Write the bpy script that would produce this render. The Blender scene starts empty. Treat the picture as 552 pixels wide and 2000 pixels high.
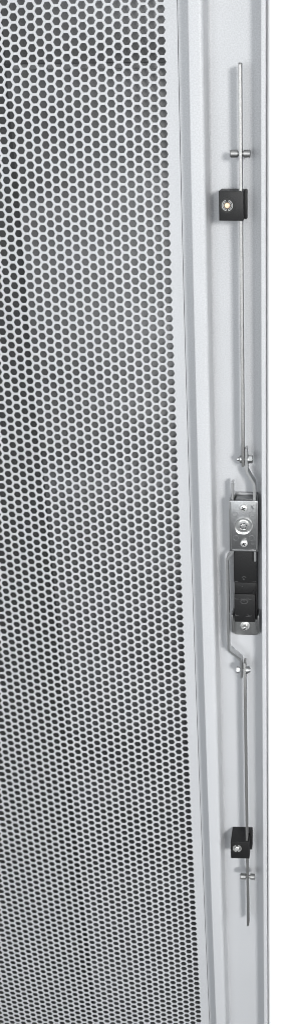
import bpy, bmesh, math, random
import numpy as np
from mathutils import Matrix, Vector

random.seed(4)
SC = bpy.context.scene
COL = SC.collection

# ------------------------------------------------------------------ units
# Door coordinates are millimetres: x to the right, d towards the viewer, z up
# (z = 0 at the first row of holes in view).  BASE lifts the door's foot to world z = 0.
PITCH = 7.0                    # distance between holes, mm
ZTOP, ZBOT = 150.0, -1130.0
BASE = -ZBOT / 1000.0


def world(x, d, z):
    return Vector((x / 1000.0, -d / 1000.0, z / 1000.0 + BASE))


# ------------------------------------------------------------------ camera
cam_d = bpy.data.cameras.new('camera')
cam = bpy.data.objects.new('camera', cam_d)
COL.objects.link(cam)
SC.camera = cam
CR = ((0.99905944, -0.00719436, 0.04276061),
      (0.02256759, 0.92832618, -0.37108113),
      (-0.0370261, 0.37169711, 0.9276154))
CP = (16.98056352, 8.24461248, -102.30869698)


def conv(v):                   # (right, down, away) -> world axes
    return Vector((v[0], v[2], -v[1]))


right, up, back = conv(CR[0]).normalized(), -conv(CR[1]).normalized(), -conv(CR[2]).normalized()
m = Matrix((right, up, back)).transposed().to_4x4()
m.translation = world(CP[0] * PITCH, -CP[2] * PITCH, -CP[1] * PITCH)
cam.matrix_world = m
cam_d.sensor_fit = 'VERTICAL'
cam_d.sensor_height = 36.0
cam_d.sensor_width = 36.0
cam_d.lens = 36.0 * 1886.2249 / 2000.0
cam_d.shift_x = (276.0 - 562.408) / 2000.0
cam_d.shift_y = (943.731 - 1000.0) / 2000.0
cam_d.clip_start = 0.01
cam_d.clip_end = 100.0

# ------------------------------------------------------------------ world, lamps, exposure
W = bpy.data.worlds.new('World')
SC.world = W
W.use_nodes = True
bg = W.node_tree.nodes['Background']
bg.inputs['Strength'].default_value = 0.55
_wt = W.node_tree                       # studio surroundings: pale room above, darker floor below
_tc = _wt.nodes.new('ShaderNodeTexCoord')
_sx = _wt.nodes.new('ShaderNodeSeparateXYZ')
_rp = _wt.nodes.new('ShaderNodeValToRGB')
_mr = _wt.nodes.new('ShaderNodeMapRange')
_mr.inputs['From Min'].default_value = -1
_mr.inputs['From Max'].default_value = 1
_wt.links.new(_tc.outputs['Generated'], _sx.inputs[0])
_wt.links.new(_sx.outputs['Z'], _mr.inputs['Value'])
_wt.links.new(_mr.outputs['Result'], _rp.inputs['Fac'])
_rp.color_ramp.elements[0].position = 0.22
_rp.color_ramp.elements[0].color = (0.15, 0.155, 0.162, 1)
_rp.color_ramp.elements[1].position = 0.62
_rp.color_ramp.elements[1].color = (0.93, 0.97, 1.0, 1)
_wt.links.new(_rp.outputs['Color'], bg.inputs['Color'])


def lamp(name, pos, target, size, watts, col=(1, 1, 1), spread=180):
    L = bpy.data.lights.new(name, 'AREA')
    L.shape = 'RECTANGLE'
    L.size, L.size_y = size
    L.energy = watts
    L.color = col
    L.spread = math.radians(spread)
    o = bpy.data.objects.new(name, L)
    COL.objects.link(o)
    o.location = pos
    o.rotation_euler = (Vector(target) - Vector(pos)).to_track_quat('-Z', 'Y').to_euler()
    return o


lamp('key_lamp', world(1400, 3000, 500), world(60, 0, -480), (0.55, 0.55), 5.4, (1, 0.99, 0.97), 50)
lamp('added_side_lamp', world(1700, 900, -400), world(60, 0, -450), (0.5, 0.8), 4.0, (1, 1, 1))  # added lamp, brightens the right-facing wall of the frame's step
lamp('fill_lamp', world(-420, 2000, -50), world(20, 0, -400), (0.9, 0.9), 14, (0.95, 0.98, 1))

SC.view_settings.view_transform = 'Standard'
SC.view_settings.look = 'None'
SC.view_settings.exposure = 0.37
SC.view_settings.gamma = 1.0
SC.render.engine = 'CYCLES'
SC.cycles.filter_width = 0.95
SC.cycles.max_bounces = 8
SC.cycles.diffuse_bounces = 5


# ------------------------------------------------------------------ materials
def mat(name, base, rough=0.5, metal=0.0, grain=0.0, grain_scale=2500.0, bump=0.0, bump_scale=2500.0, spec=0.5,
        blotch=0.0, blotch_scale=40.0, stretch=None):
    M = bpy.data.materials.new(name)
    M.use_nodes = True
    nt = M.node_tree
    b = nt.nodes['Principled BSDF']
    b.inputs['Roughness'].default_value = rough
    b.inputs['Metallic'].default_value = metal
    b.inputs['Specular IOR Level'].default_value = spec
    b.inputs['Base Color'].default_value = (*base, 1)
    geo = nt.nodes.new('ShaderNodeNewGeometry')
    vec = geo.outputs['Position']
    if stretch:
        mp = nt.nodes.new('ShaderNodeMapping')
        mp.inputs['Scale'].default_value = stretch
        nt.links.new(vec, mp.inputs['Vector'])
        vec = mp.outputs['Vector']

    def noise(scale, detail=2.0):
        n = nt.nodes.new('ShaderNodeTexNoise')
        n.inputs['Scale'].default_value = scale
        n.inputs['Detail'].default_value = detail
        nt.links.new(vec, n.inputs['Vector'])
        return n.outputs['Fac']

    if grain or blotch:
        col = None
        prev = None
        for amt, sc in ((grain, grain_scale), (blotch, blotch_scale)):
            if not amt:
                continue
            r = nt.nodes.new('ShaderNodeMapRange')
            r.inputs['From Min'].default_value = 0.3
            r.inputs['From Max'].default_value = 0.7
            r.inputs['To Min'].default_value = 1 - amt
            r.inputs['To Max'].default_value = 1 + amt
            nt.links.new(noise(sc), r.inputs['Value'])
            out = r.outputs['Result']
            if prev is not None:
                mu = nt.nodes.new('ShaderNodeMath')
                mu.operation = 'MULTIPLY'
                nt.links.new(prev, mu.inputs[0])
                nt.links.new(out, mu.inputs[1])
                out = mu.outputs[0]
            prev = out
        vm = nt.nodes.new('ShaderNodeVectorMath')
        vm.operation = 'SCALE'
        vm.inputs[0].default_value = base
        nt.links.new(prev, vm.inputs['Scale'])
        nt.links.new(vm.outputs['Vector'], b.inputs['Base Color'])
    if bump:
        bp = nt.nodes.new('ShaderNodeBump')
        bp.inputs['Strength'].default_value = bump
        bp.inputs['Distance'].default_value = 0.0002
        nt.links.new(noise(bump_scale), bp.inputs['Height'])
        nt.links.new(bp.outputs['Normal'], b.inputs['Normal'])
    return M


PAINT = mat('light_grey_powder_coat', (0.474, 0.482, 0.498), rough=0.42, grain=0.10, grain_scale=1000, bump=0.25,
            bump_scale=1800, blotch=0.015, blotch_scale=30)
MESHPAINT = PAINT
DULL = mat('dull_rolled_steel', (0.36, 0.36, 0.356), rough=0.52, metal=1.0, grain=0.15, grain_scale=900, bump=0.15,
           bump_scale=900)
ZINC = mat('zinc_plated_steel', (0.52, 0.525, 0.525), rough=0.38, metal=1.0, grain=0.12, grain_scale=900, bump=0.1,
           bump_scale=900)
CAST = mat('grey_die_cast_zinc', (0.28, 0.283, 0.287), rough=0.38, metal=0.9, grain=0.16, grain_scale=1400, bump=0.35,
           bump_scale=1500)
BRK = mat('galvanised_steel', (0.44, 0.444, 0.444), rough=0.36, metal=0.95, grain=0.12, grain_scale=1200)
SCREW = mat('bright_zinc_screw', (0.78, 0.78, 0.77), rough=0.33, metal=0.65)
CHROME = mat('bright_nickel_plate', (0.82, 0.82, 0.81), rough=0.27, metal=1.0)
BLACK = mat('black_moulded_plastic', (0.012, 0.012, 0.0125), rough=0.5, spec=0.3, grain=0.3, grain_scale=1600, bump=0.8,
            bump_scale=1400)
RECESS_SHADE = mat('recess_shade_black', (0.006, 0.006, 0.006), rough=0.6)  # flat black that paints the shade inside slots, grooves and recesses
BRASS = mat('copper_coloured_brass', (0.66, 0.47, 0.33), rough=0.4, metal=0.6, grain=0.15, grain_scale=1200)
FELT = mat('dark_grey_board', (0.165, 0.165, 0.167), rough=0.55, metal=0.9, grain=0.2, grain_scale=1500, blotch=0.3,
           blotch_scale=9, stretch=(0.5, 1, 2.6))
DARK = mat('black_board', (0.085, 0.085, 0.086), rough=0.6, metal=0.8, grain=0.2, grain_scale=1500)
WHITE = mat('white_backdrop_paper', (0.86, 0.86, 0.86), rough=0.9, spec=0.1, grain=0.005, grain_scale=300)

# ------------------------------------------------------------------ lens distortion bent into the geometry
# Bent a few millimetres in the door's own plane to match image barrel distortion.
WT = [(0, 0), (0, 1), (0, 2), (0, 3), (0, 4), (0, 5), (1, 0), (1, 1), (1, 2), (1, 3), (1, 4), (2, 0), (2, 1), (2, 2),
      (2, 3), (3, 0), (3, 1), (3, 2)]
WC = [[-0.1677, 0.224], [0.0721, 1.5233], [0.4442, -1.0148], [-0.0764, -2.3006], [0.0157, 0.4607], [-0.0096, -0.0824],
      [0.5708, -0.2329], [-0.1048, 0.0284], [-1.0462, -0.0868], [0.2055, 0.033], [-0.0382, -0.0159], [0.131, -0.1704],
      [-0.0646, -0.5463], [0.0199, 0.1083], [-0.0104, -0.0176], [-0.2488, 0.0031], [0.0482, 0.0024],
      [-0.0072, -0.0033]]


def barrel_bend(P):                  # P: n x 3 array of (x, d, z) mm
    P = np.asarray(P, float)
    x = np.clip(P[:, 0] / PITCH, -30, 12) / 30.0
    y = (np.clip(-P[:, 2] / PITCH, -3, 141) - 70) / 70.0
    dx = sum(c[0] * x ** a * y ** b for (a, b), c in zip(WT, WC))
    dy = sum(c[1] * x ** a * y ** b for (a, b), c in zip(WT, WC))
    Q = P.copy()
    Q[:, 0] += dx * PITCH
    Q[:, 2] -= dy * PITCH
    return Q


def to_world(P):
    Q = barrel_bend(P)
    return np.stack([Q[:, 0] / 1000, -Q[:, 1] / 1000, Q[:, 2] / 1000 + BASE], 1)


# ------------------------------------------------------------------ object helpers
def link(name, mesh, parent=None, loc=(0, 0, 0)):
    o = bpy.data.objects.new(name, mesh)
    COL.objects.link(o)
    if parent is not None:
        o.parent = parent
        pl = Vector(parent.get('_w', (0, 0, 0)))
        o.location = Vector(loc) - pl
    else:
        o.location = loc
    o['_w'] = list(loc)
    return o


def mesh_from(name, V, F, mats, midx=None, smooth=None, parent=None, warp=True):
    V = np.asarray(V, float)
    Wd = to_world(V) if warp else np.stack([V[:, 0] / 1000, -V[:, 1] / 1000, V[:, 2] / 1000 + BASE], 1)
    loc = (Wd.max(0) + Wd.min(0)) / 2
    me = bpy.data.meshes.new(name)
    me.from_pydata((Wd - loc).tolist(), [], F)
    for mm in mats:
        me.materials.append(mm)
    if midx:
        me.polygons.foreach_set('material_index', midx)
    if smooth:
        me.polygons.foreach_set('use_smooth', smooth)
    me.update()
    if smooth:
        me.set_sharp_from_angle(angle=math.radians(32))
    return link(name, me, parent, loc.tolist())


class MB:
    """collects shapes in (x, d, z) millimetres for one mesh object"""

    def __init__(s):
        s.bm = bmesh.new()
        s.cur = 0

    def use(s, i):
        s.cur = i
        return s

    def _fin(s, faces, smooth=False):
        for f in faces:
            f.material_index = s.cur
            f.smooth = smooth

    def prism(s, poly, axis, lo, hi, bevel=0.0, seg=2, cuts=0):
        """poly: 2-D outline; axis 'x','d','z' is the extrusion direction"""
        def P(a, b, t):
            return {'x': (t, a, b), 'd': (a, t, b), 'z': (a, b, t)}[axis]
        n = len(poly)
        levels = [lo + (hi - lo) * k / (cuts + 1) for k in range(cuts + 2)]
        rings = [[s.bm.verts.new(P(a, b, t)) for a, b in poly] for t in levels]
        faces = []
        for A, B in zip(rings, rings[1:]):
            for k in range(n):
                faces.append(s.bm.faces.new((A[k], A[(k + 1) % n], B[(k + 1) % n], B[k])))
        faces.append(s.bm.faces.new(rings[0][::-1]))
        faces.append(s.bm.faces.new(rings[-1]))
        s._fin(faces)
        if bevel:
            es = list({e for f in faces for e in f.edges})
            if cuts:
                inner = set(v for r in rings[1:-1] for v in r)
                es = [e for e in es if not (e.verts[0] in inner and e.verts[1] in inner and
                                            abs(sum((e.verts[0].co - e.verts[1].co)[i] for i in
                                                    [{'x': 0, 'd': 1, 'z': 2}[axis]])) < 1e-9)]
            r = bmesh.ops.bevel(s.bm, geom=es, offset=bevel, segments=seg, profile=0.5, affect='EDGES',
                                clamp_overlap=True)
            for f in r['faces']:
                f.material_index = s.cur
                f.smooth = True
        return s

    def box(s, x0, x1, d0, d1, z0, z1, bevel=0.0, seg=2):
        return s.prism([(x0, d0), (x1, d0), (x1, d1), (x0, d1)], 'z', z0, z1, bevel, seg)

    def lathe(s, axis, c, prof, n=28, sides=None, rot=0.0):
        """prof: list of (radius, t) along the axis; c: the two other coordinates' centre"""
        n = sides or n
        def P(r, t, a):
            u, v = c[0] + r * math.cos(a), c[1] + r * math.sin(a)
            return {'x': (t, u, v), 'd': (u, t, v), 'z': (u, v, t)}[axis]
        rings = []
        for r, t in prof:
            if r < 1e-6:
                rings.append([s.bm.verts.new(P(0, t, 0))])
            else:
                rings.append([s.bm.verts.new(P(r, t, rot + 2 * math.pi * k / n)) for k in range(n)])
        faces = []
        for A, B in zip(rings, rings[1:]):
            for k in range(n):
                a, a2, b, b2 = A[k % len(A)], A[(k + 1) % len(A)], B[k % len(B)], B[(k + 1) % len(B)]
                vs = []
                for v in (a, a2, b2, b):
                    if v not in vs:
                        vs.append(v)
                if len(vs) >= 3:
                    faces.append(s.bm.faces.new(vs))
        for R in (rings[0], rings[-1]):
            if len(R) > 2:
                faces.append(s.bm.faces.new(R))
        s._fin(faces)
        if not sides:
            for f in faces:
                f.smooth = True
        return s

    def strip(s, path, half, d0, d1, bevel=0.0):
        """flat bar standing on edge: path in (x, z), thickness 2*half, from d0 to d1"""
        pts = [Vector(p) for p in path]
        L, Rr = [], []
        for k, p in enumerate(pts):
            if k == 0:
                t = (pts[1] - p).normalized(); sc = 1
            elif k == len(pts) - 1:
                t = (p - pts[-2]).normalized(); sc = 1
            else:
                t1, t2 = (p - pts[k - 1]).normalized(), (pts[k + 1] - p).normalized()
                t = (t1 + t2).normalized(); sc = 1 / max(0.5, t.dot(t1))
            nrm = Vector((-t.y, t.x)) * half * sc
            L.append(p + nrm); Rr.append(p - nrm)
        return s.prism([tuple(v) for v in L + Rr[::-1]], 'd', d0, d1, bevel, 1)

    def build(s, name, mats, parent=None, cut_long=0):
        bmesh.ops.recalc_face_normals(s.bm, faces=s.bm.faces)
        if cut_long:
            for _ in range(8):
                es = [e for e in s.bm.edges if e.calc_length() > cut_long]
                if not es:
                    break
                bmesh.ops.subdivide_edges(s.bm, edges=es, cuts=1, use_grid_fill=True)
        V = [tuple(v.co) for v in s.bm.verts]
        s.bm.verts.index_update()
        F = [[v.index for v in f.verts] for f in s.bm.faces]
        mi = [f.material_index for f in s.bm.faces]
        sm = [f.smooth for f in s.bm.faces]
        s.bm.free()
        mats = mats if isinstance(mats, (list, tuple)) else [mats]
        return mesh_from(name, V, F, mats, mi, sm, parent)


def tag(o, label=None, cat=None, group=None, kind=None):
    for k, v in (('label', label), ('category', cat), ('group', group), ('kind', kind)):
        if v:
            o[k] = v
    return o


# ------------------------------------------------------------------ setting
def plane_xz(name, x0, x1, d, z0, z1, thick, m_):
    V = [(x, dd, z) for x in (x0, x1) for dd in (d - thick, d) for z in (z0, z1)]
    F = [(0, 1, 3, 2), (4, 6, 7, 5), (0, 4, 5, 1), (2, 3, 7, 6), (0, 2, 6, 4), (1, 5, 7, 3)]
    return mesh_from(name, V, F, [m_], warp=False)


rear = plane_xz('rear_board', -430, 58, -27, ZBOT, 160, 4, DARK)
tag(rear, 'black board behind everything, seen through the leftmost columns of holes', 'board')
bb = MB()
bb.box(-113, 57, -11, -8, -34.5, 158, bevel=.4)
bb.box(-113, 57, -11, -8, ZBOT, -38.5, bevel=.4)
bb.box(-112, 56, -15, -11.1, ZBOT, 157)
board = bb.build('backing_board', [FELT])
tag(board, 'dark grey satin board with one level groove, seen through the perforated door', 'board')

# ------------------------------------------------------------------ the door
door = bpy.data.objects.new('cabinet_door', None)
COL.objects.link(door)
door.location = world(0, 0, ZBOT)
door['_w'] = list(door.location)
door.empty_display_size = 0.05
tag(door, 'light grey perforated cabinet door seen from inside, rod lock along its right edge',
    'cabinet door')

# --- perforated sheet: a rounded hexagonal hole in every hexagonal cell
NC, I0, I1 = 46, -9, 158       # columns, first and last row
T = 0.75                       # sheet thickness
HOLE, CUT = 0.382 * PITCH, 0.08


def hexring(rad):
    return [(rad * math.cos(math.radians(60 * k)), rad * math.sin(math.radians(60 * k))) for k in range(6)]


outer = hexring(PITCH / math.sqrt(3))
hr = hexring(HOLE / math.cos(math.radians(30)))
inner = []
for k in range(6):
    a, b, c = hr[k - 1], hr[k], hr[(k + 1) % 6]
    inner.append((b[0] + (a[0] - b[0]) * CUT, b[1] + (a[1] - b[1]) * CUT))
    inner.append((b[0] + (c[0] - b[0]) * CUT, b[1] + (c[1] - b[1]) * CUT))
V, F = [], []
vid = {}


def vert(x, d, z):
    key = (round(x, 2), round(d, 2), round(z, 2))
    if key not in vid:
        vid[key] = len(V)
        V.append((x, d, z))
    return vid[key]


EDGE_L = -NC * PITCH * 0.8660254
for c in range(NC):
    for i in range(I0, I1):
        cx = -0.8660254 * PITCH * c
        cz = -PITCH * (i + (0.5 if c % 2 else 0.0))
        oi = [vert(cx + x, 0, cz + z) for x, z in outer]
        ii, ib = [], []
        for x, z in inner:
            ii.append(len(V)); V.append((cx + x, 0, cz + z))
        for x, z in inner:
            ib.append(len(V)); V.append((cx + x, -T, cz + z))
        for k in range(6):
            k2 = (k + 1) % 6
            F.append((oi[k], oi[k2], ii[2 * k2], ii[2 * k + 1]))
            F.append((oi[k], ii[2 * k + 1], ii[2 * k]))
        for k in range(12):
            k2 = (k + 1) % 12
            F.append((ii[k], ii[k2], ib[k2], ib[k]))
# back skin of the sheet
nb = 0
for c in range(NC):
    for i in range(I0, I1):
        cx = -0.8660254 * PITCH * c
        cz = -PITCH * (i + (0.5 if c % 2 else 0.0))
        oi = [vert(cx + x, -T, cz + z) for x, z in outer]
        base = None
        ii = [vert(cx + x, -T - 0.001, cz + z) if False else None for x, z in inner]
        ii = []
        for x, z in inner:
            ii.append(len(V)); V.append((cx + x, -T, cz + z))
        for k in range(6):
            k2 = (k + 1) % 6
            F.append((oi[k2], oi[k], ii[2 * k + 1], ii[2 * k2]))
            F.append((oi[k], ii[2 * k], ii[2 * k + 1]))
# plain margin on the right of the last column, up to the crease
XM = 11.25
rr = PITCH / math.sqrt(3)
for i in range(I0, I1):
    cz = -PITCH * i
    zt, zb_, zn = cz + PITCH / 2, cz - PITCH / 2, cz - PITCH / 2
    a = vert(rr / 2, 0, cz + PITCH / 2); b = vert(rr, 0, cz); c_ = vert(rr / 2, 0, cz - PITCH / 2)
    e1 = vert(XM, 0, cz + PITCH / 2); e2 = vert(XM, 0, cz); e3 = vert(XM, 0, cz - PITCH / 2)
    F += [(a, b, e2, e1), (b, c_, e3, e2)]
    g1, g2, g3 = vert(XM, -T, cz + PITCH / 2), vert(XM, -T, cz), vert(XM, -T, cz - PITCH / 2)
    F += [(e1, e2, g2, g1), (e2, e3, g3, g2)]
panel = mesh_from('perforated_panel', V, F, [MESHPAINT], parent=door)

# --- folded frame: narrow rebate, raised face, recessed lock channel, outer lip
FH = 19.0


def fillet(pts, rads, n=4):
    out = []
    for k, p in enumerate(pts):
        r = rads.get(k, 0)
        if not r:
            out.append(p); continue
        p0, p1, p2 = Vector(pts[k - 1]), Vector(p), Vector(pts[k + 1])
        u, v = (p0 - p1).normalized(), (p2 - p1).normalized()
        for j in range(n + 1):
            t = j / n
            a, b = p1 + u * r, p1 + v * r
            q = a * (1 - t) ** 2 + p1 * 2 * t * (1 - t) + b * t * t
            out.append((q.x, q.y))
    return out


def extrude_profile(name, prof, parent, m_, smooth=True):
    prof = [tuple(p) for p in prof]
    zs = np.linspace(ZTOP, ZBOT, 130)
    n = len(prof)
    V = [(x, d, z) for z in zs for x, d in prof]
    F = []
    for k in range(len(zs) - 1):
        for j in range(n):
            j2 = (j + 1) % n
            F.append((k * n + j, k * n + j2, (k + 1) * n + j2, (k + 1) * n + j))
    F.append(list(range(n))[::-1])
    F.append([(len(zs) - 1) * n + j for j in range(n)])
    sm = [smooth] * (len(F) - 2) + [False, False]
    o = mesh_from(name, V, F, [m_], smooth=sm, parent=parent)
    o.data.set_sharp_from_angle(angle=math.radians(28))
    return o


front = fillet([(11.62, -0.02), (20.45, -0.02), (20.75, FH), (31.3, FH), (32.0, 0.0), (69.9, 0.0)],
               {1: 0.25, 2: 1.3, 3: 3.2, 4: 3.0})
frame = extrude_profile('door_frame', front + [(69.9, -2.0), (11.62, -2.0)], door, PAINT)
lip = fillet([(69.92, 0.0), (69.55, FH), (72.75, FH), (73.1, -2.0)], {1: 0.9, 2: 0.5})
outer_lip = extrude_profile('edge_lip', lip + [(69.92, -2.0)], frame, PAINT)

# white surround right of the door, a hair's breadth from its edge
backdrop = extrude_profile('backdrop', [(73.22, 8.8), (73.9, 10.4), (74.8, 11.7), (75.9, 12.5), (77.4, 12.9), (1800, 12.9), (1800, -60.0), (73.22, -60.0)], None,  # near edge curves back, shaped to shade like a soft halo
                           WHITE)
tag(backdrop, kind='structure')

# left stile closing the sheet, outside the picture
xl = EDGE_L + 2.0
extrude_profile('side_stile', fillet([(xl - 42, -2.0), (xl - 42, FH), (xl, FH), (xl + 0.3, 0.9), (xl + 6, 0.9)],
                                     {1: 1.0, 2: 1.2}) + [(xl + 6, -2.0)], door, PAINT)


# --- lock gear ----------------------------------------------------------------
def cross_screw(name, parent, x, z, d, r, h, m_=None, washer=0.0, hexhead=False):
    b = MB()
    if washer:
        b.lathe('d', (x, z), [(washer, d), (washer, d + 0.7), (washer * 0.92, d + 0.95), (r * 0.9, d + 0.95)])
        d += 0.95
    if hexhead:
        b.lathe('d', (x, z), [(r, d), (r, d + h * 0.8), (r * 0.8, d + h)], sides=6, rot=0.3)
    else:
        b.lathe('d', (x, z), [(r * 0.95, d), (r, d + h * 0.35), (r * 0.9, d + h * 0.7), (r * 0.62, d + h * 0.95),
                              (r * 0.3, d + h)])
    b.use(1)  # cross slots are raised bars, their shade put into the black colour
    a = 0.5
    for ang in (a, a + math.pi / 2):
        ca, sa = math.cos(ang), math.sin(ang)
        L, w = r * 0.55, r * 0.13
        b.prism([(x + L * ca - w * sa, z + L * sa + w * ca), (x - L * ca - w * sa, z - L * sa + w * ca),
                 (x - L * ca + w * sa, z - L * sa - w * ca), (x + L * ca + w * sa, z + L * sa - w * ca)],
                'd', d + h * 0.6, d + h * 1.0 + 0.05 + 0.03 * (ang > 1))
    return b.build(name, [m_ or SCREW, RECESS_SHADE], parent)


def rod_pin(parent, z, x0=48.1, x1=62.1, rx0=53.6, rx1=57.2):
    b = MB()
    R = 2.75
    b.lathe('x', (13.6, z), [(R * .86, x0), (R, x0 + .5), (R, rx0 - .6), (R * .8, rx0 - .55), (R * .8, rx0 - .1),
                             (R * .5, rx0), (R * .5, rx1), (R * .8, rx1 + .1), (R * .8, rx1 + .4), (R, rx1 + .45),
                             (R, x1 - 1.6), (R * .9, x1 - 1.55), (R * .9, x1 - 1.25), (R, x1 - 1.2), (R, x1 - .4),
                             (R * .86, x1)], n=24)
    return b.build('guide_pin', DULL, parent)


def joint_bolt(parent, z, left, right, nut_left):
    """bolt lying across the joint: head on one side, nut on the other"""
    b = MB()
    d = 13.6
    xs0, xs1 = left, right
    b.lathe('x', (d, z), [(1.5, xs0 - 3.4), (1.5, xs1 + 3.8)], n=16)
    if nut_left:
        b.lathe('x', (d, z), [(3.0, xs0 - 0.6), (3.0, xs0 - 3.1), (2.5, xs0 - 3.4)], sides=6)
        b.lathe('x', (d, z), [(3.6, xs1), (3.6, xs1 + .7)], n=20)
        b.lathe('x', (d, z), [(3.2, xs1 + .7), (3.3, xs1 + 1.6), (2.6, xs1 + 2.8), (1.0, xs1 + 3.2)], n=20)
    else:
        b.lathe('x', (d, z), [(3.2, xs0), (3.3, xs0 - .9), (2.7, xs0 - 1.8), (1.2, xs0 - 2.2)], n=20)
        b.lathe('x', (d, z), [(3.4, xs1), (3.4, xs1 + .6)], n=20)
        b.lathe('x', (d, z), [(3.2, xs1 + .6), (3.2, xs1 + 3.2), (2.7, xs1 + 3.6)], sides=6)
    return b.build('joint_bolt', ZINC, parent)


# upper rod: flat bar standing on edge
RD0, RD1 = 9.5, 18.0
b = MB()
b.prism([(RD0, -36.9), (RD0 + 1, -36.2), (RD1 - 1, -36.2), (RD1, -37.2), (RD1, -327.5), (RD0, -327.5)], 'x', 54.4, 56.55,
        bevel=0.35, seg=2)
rod_up = b.build('locking_rod', DULL, door, cut_long=60)
rod_up['label'] = 'upper flat steel locking rod with a short guide pin across it'
rod_pin(rod_up, -96.8)
# lower rod
b = MB()
b.prism([(RD0, -501), (RD1, -501), (RD1, -793.4), (RD1 - 1, -794.4), (RD0, -794.0)], 'x', 54.0, 55.95, bevel=0.35, seg=2)
rod_lo = b.build('locking_rod', DULL, door, cut_long=60)
rod_lo['label'] = 'lower flat steel locking rod with a short guide pin across it'
rod_pin(rod_lo, -735.2, x0=48.1, x1=61.6)

# links between rods and lock: cranked flat strips
LD0, LD1 = 8.5, 16.5
b = MB()
b.strip([(57.95, -313.2), (57.95, -331.0), (58.6, -333.0), (63.4, -341.0), (64.15, -343.5), (64.15, -408.0)], 0.95, LD0,
        LD1, 0.2)
link_up = b.build('drive_link', ZINC, door)
link_up['label'] = 'upper cranked steel strip joining the upper rod to the lock case'
joint_bolt(link_up, -322.6, 54.3, 59.1, False)
b = MB()
b.strip([(47.05, -341.4), (47.05, -398.5), (46.4, -401.0), (42.4, -405.5), (41.75, -408.0), (41.75, -488.8),
         (42.3, -490.3), (51.6, -498.6), (52.25, -500.5), (52.25, -516.5)], 0.85, LD0, LD1, 0.2)
link_lo = b.build('drive_link', ZINC, door)
link_lo['label'] = 'lower cranked steel strip joining the lock case to the lower rod'
joint_bolt(link_lo, -509.8, 51.2, 56.0, True)

# lock case: cast box open at the top, screws, turning spindle with a ring
b = MB()
x0, x1, zt, zb = 44.5, 66.8, -355.0, -398.2
b.box(x0, x1, 16.6, 19.0, zb, zt, bevel=0.5)                # front plate
b.box(x0 + .3, x0 + 1.5, 0.2, 16.6, zb + .6, zt - .4, bevel=.2)
b.box(x1 - 1.5, x1 - .3, 0.2, 16.6, zb + .6, zt - .4, bevel=.2)
b.box(x0 + 1.5, x1 - 1.5, 0.2, 2.2, zb + .6, zt + .2, bevel=.2)
b.box(49.3, 62.6, 2.2, 12.4, zb + 1, zt - 1.6, bevel=.3)       # inner block
b.box(49.0, 62.8, 12.6, 14.0, zb + 1, zt - 0.6, bevel=.2)
b.box(x0 + 1.6, x1 - 1.6, 19.0, 19.7, zb + .6, zb + 2.0, bevel=.25)    # lower rib
b.box(x0 + .9, x0 + 1.5, 19.0, 19.25, zb + 2.2, zt - 1.0)
b.box(x1 - 1.6, x1 - 1.0, 19.0, 19.25, zb + 2.2, zt - 1.0)
for x, z in ((49.3, -366.3), (61.9, -366.2), (49.4, -386.5), (61.9, -386.4)):   # cast rings
    b.lathe('d', (x, z), [(2.3, 18.5), (2.25, 19.22), (1.9, 19.22), (1.85, 18.5)], n=22)
# small cast mark, upper right and lower right
b.strip([(61.4, -358.7), (63.6, -361.0)], .3, 19.0, 19.4)
b.strip([(63.6, -358.7), (61.6, -360.8)], .25, 19.0, 19.36)
b.strip([(62.0, -361.6), (64.0, -361.5)], .25, 19.0, 19.38)
b.strip([(61.6, -391.4), (62.6, -391.6)], .22, 19.0, 19.36)
b.strip([(63.1, -391.7), (63.9, -391.4)], .22, 19.0, 19.36)
case = b.build('lock_case', CAST, door)
case['label'] = 'grey cast lock case with two bright screws and a round spindle'
cross_screw('screw', case, 55.8, -360.7, 19.0, 3.1, 2.4)
cross_screw('screw', case, 55.9, -390.6, 19.0, 3.0, 2.4)
b = MB()
cx, cz = 55.6, -375.8
b.lathe('d', (cx, cz), [(7.2, 19.0), (7.15, 20.0), (6.9, 20.3), (6.5, 20.1), (6.35, 19.1)], n=40)
b.use(1).lathe('d', (cx, cz), [(6.4, 19.05), (3.0, 19.06)], n=40)  # flat black band painted in place of a shaded groove
b.build('spindle_ring', [CHROME, RECESS_SHADE], case)
b = MB()
b.lathe('d', (cx, cz), [(4.5, 19.1), (4.5, 20.0), (4.2, 20.5), (3.2, 20.6), (3.1, 20.1), (1.2, 20.1), (0.0, 20.3)], n=32)
b.use(1)  # raised black discs colour in the shaded drive sockets
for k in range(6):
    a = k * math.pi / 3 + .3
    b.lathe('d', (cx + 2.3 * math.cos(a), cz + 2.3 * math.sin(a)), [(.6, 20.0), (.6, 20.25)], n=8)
b.use(0)
for k in range(3):
    a = k * math.pi / 3
    ca, sa = math.cos(a), math.sin(a)
    L, w = 1.9, .28
    b.prism([(cx + L * ca - w * sa, cz + L * sa + w * ca), (cx - L * ca - w * sa, cz - L * sa + w * ca),
             (cx - L * ca + w * sa, cz - L * sa - w * ca), (cx + L * ca + w * sa, cz + L * sa - w * ca)],
            'd', 20.05, 20.5 + .03 * k)
b.build('spindle', [CHROME, RECESS_SHADE], case)

# handle housing: black moulded box in three fields
b = MB()
b.box(46.9, 65.2, 0.2, 13.2, -428.3, -396.0, bevel=.5)
b.box(47.2, 64.4, 0.2, 12.8, -438.7, -428.6, bevel=.4)
b.box(46.9, 63.8, 0.2, 13.4, -464.6, -438.9, bevel=.6)
b.box(63.8, 65.3, 0.2, 9.0, -464.6, -428.7, bevel=.3)
b.prism([(62.1, -436.8), (63.7, -434.2), (63.7, -438.4), (60.8, -438.4)], 'd', 12.7, 13.4, bevel=.15)
housing = b.build('handle_housing', BLACK, door)


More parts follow.
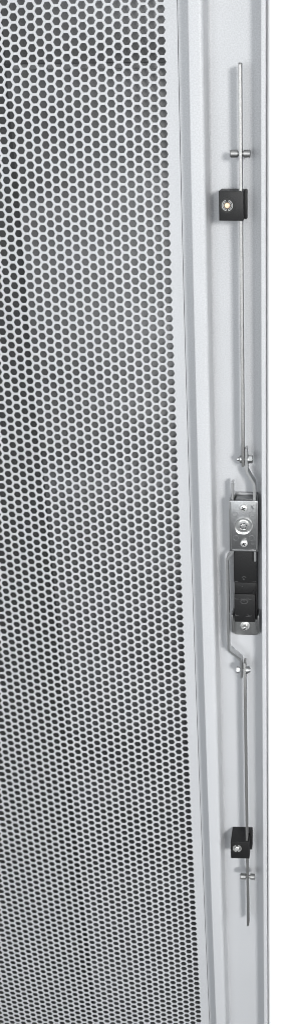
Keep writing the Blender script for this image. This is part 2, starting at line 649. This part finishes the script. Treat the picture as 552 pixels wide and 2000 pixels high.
def arc_mark(x, z, r, a0, a1, w, d0, d1, mb):
    P, Q = [], []
    n = 10
    for k in range(n + 1):
        a = math.radians(a0 + (a1 - a0) * k / n)
        P.append((x + (r + w) * math.cos(a), z + (r + w) * math.sin(a)))
        Q.append((x + (r - w) * math.cos(a), z + (r - w) * math.sin(a)))
    mb.prism(P + Q[::-1], 'd', d0, d1)


b = MB()
D = 13.38
arc_mark(54.9, -444.6, 3.0, -165, 10, .18, D, D + .28, b)
for cx_, txt in ((52.9, '2'), (54.9, '8'), (56.7, '0')):
    arc_mark(cx_, -443.6, .62, 0, 350, .17, D, D + .25, b)
b.strip([(52.3, -444.9), (53.6, -444.9)], .15, D, D + .25)
b.strip([(54.4, -445.0), (55.4, -445.0)], .15, D, D + .24)
for x, z in ((49.2, -441.2), (59.8, -441.2), (49.2, -456.4), (59.8, -456.4)):
    arc_mark(x, z, 2.2, 200, 300, .16, D, D + .25, b)
arc_mark(55.1, -424.6, 1.6, 20, 170, .17, 13.18, 13.42, b)
arc_mark(54.8, -425.4, .5, 0, 340, .17, 13.18, 13.42, b)
arc_mark(48.9, -425.6, 2.0, 225, 300, .15, 13.18, 13.4, b)
arc_mark(63.0, -425.6, 2.0, 240, 315, .15, 13.18, 13.4, b)
b.strip([(53.3, -432.3), (54.0, -431.7)], .2, 12.78, 13.0)
b.strip([(56.0, -458.9), (60.6, -459.6)], .12, D, D + .25)
mk = mat('black_moulded_relief', (0.09, 0.09, 0.092), rough=0.35)
b.build('moulded_mark', mk, housing)

# clamp: U-shaped steel bracket below the housing
b = MB()
b.prism(fillet([(45.6, -463.5), (45.6, -481.6), (65.5, -481.6), (65.5, -463.5)], {1: 2.0, 2: 2.0}, 5) +
        [(65.0, -463.5), (46.2, -463.5)], 'd', 2.6, 4.6, bevel=.3)
for xa, xb in ((44.2, 45.6), (65.6, 67.0)):
    b.prism([(0.2, -481.4), (3.6, -481.2), (5.4, -479.4), (9.5, -476.5), (11.5, -465.0), (12.0, -459.2), (0.2, -459.2)], 'x', xa, xb,
            bevel=.25)
b.box(44.6, 66.6, 0.2, 2.5, -480.2, -464.9, bevel=.3)
bracket = b.build('clamp_bracket', BRK, door)
cross_screw('screw', bracket, 54.7, -472.6, 4.6, 2.5, 5.2, washer=3.9)


# rod guides: black blocks with a slot for the rod, a recessed ring and a screw
def rod_guide(zt, zb, brass, scale_ring):
    b = MB()
    X0, X1 = 40.5, 57.0
    # outline seen from above, with the rod's slot
    b.prism([(X0, 0.2), (59.0, 0.2), (59.0, 8.4), (56.75, 8.4), (56.75, 7.6), (53.9, 7.6), (53.9, 18.6), (56.75, 18.6),
             (56.75, 10.6), (57.4, 10.6), (57.4, 20.0), (X0, 20.0)],
            'z', zb, zt, bevel=.35)
    g = b.build('rod_guide', BLACK, door)
    cx, cz = 46.4, (zt + zb) / 2 + scale_ring
    b = MB()
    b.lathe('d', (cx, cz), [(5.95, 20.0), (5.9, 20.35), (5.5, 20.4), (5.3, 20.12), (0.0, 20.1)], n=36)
    b.build('screw_recess', RECESS_SHADE, g)  # disc is not sunk; the recess's shade is in its black colour
    b = MB()
    for r, dd in ((3.7, 20.9), (2.75, 21.0)):
        for a0, a1 in ((-80, 75), (105, 260)):
            arc_mark(cx, cz, r, a0, a1, .2, 20.1, dd, b)
    b.build('steel_ring', DULL if brass else SCREW, g)
    b = MB()
    b.lathe('d', (cx, cz), [(2.05, 20.1), (2.0, 21.3), (1.6, 21.6), (0.0, 21.7)], n=24)
    b.strip([(cx - 1.1, cz - .6), (cx + 1.1, cz + .6)], .22, 21.6, 21.78)
    b.build('screw', BRASS if brass else SCREW, g)
    return g


g1 = rod_guide(-121.9, -142.4, True, 0.4)
g1['label'] = 'upper black rod guide block with a copper coloured screw'
g2 = rod_guide(-688.3, -707.6, False, 2.6)
g2['label'] = 'lower black rod guide block with a bright steel screw'

for o in SC.objects:
    if '_w' in o:
        del o['_w']
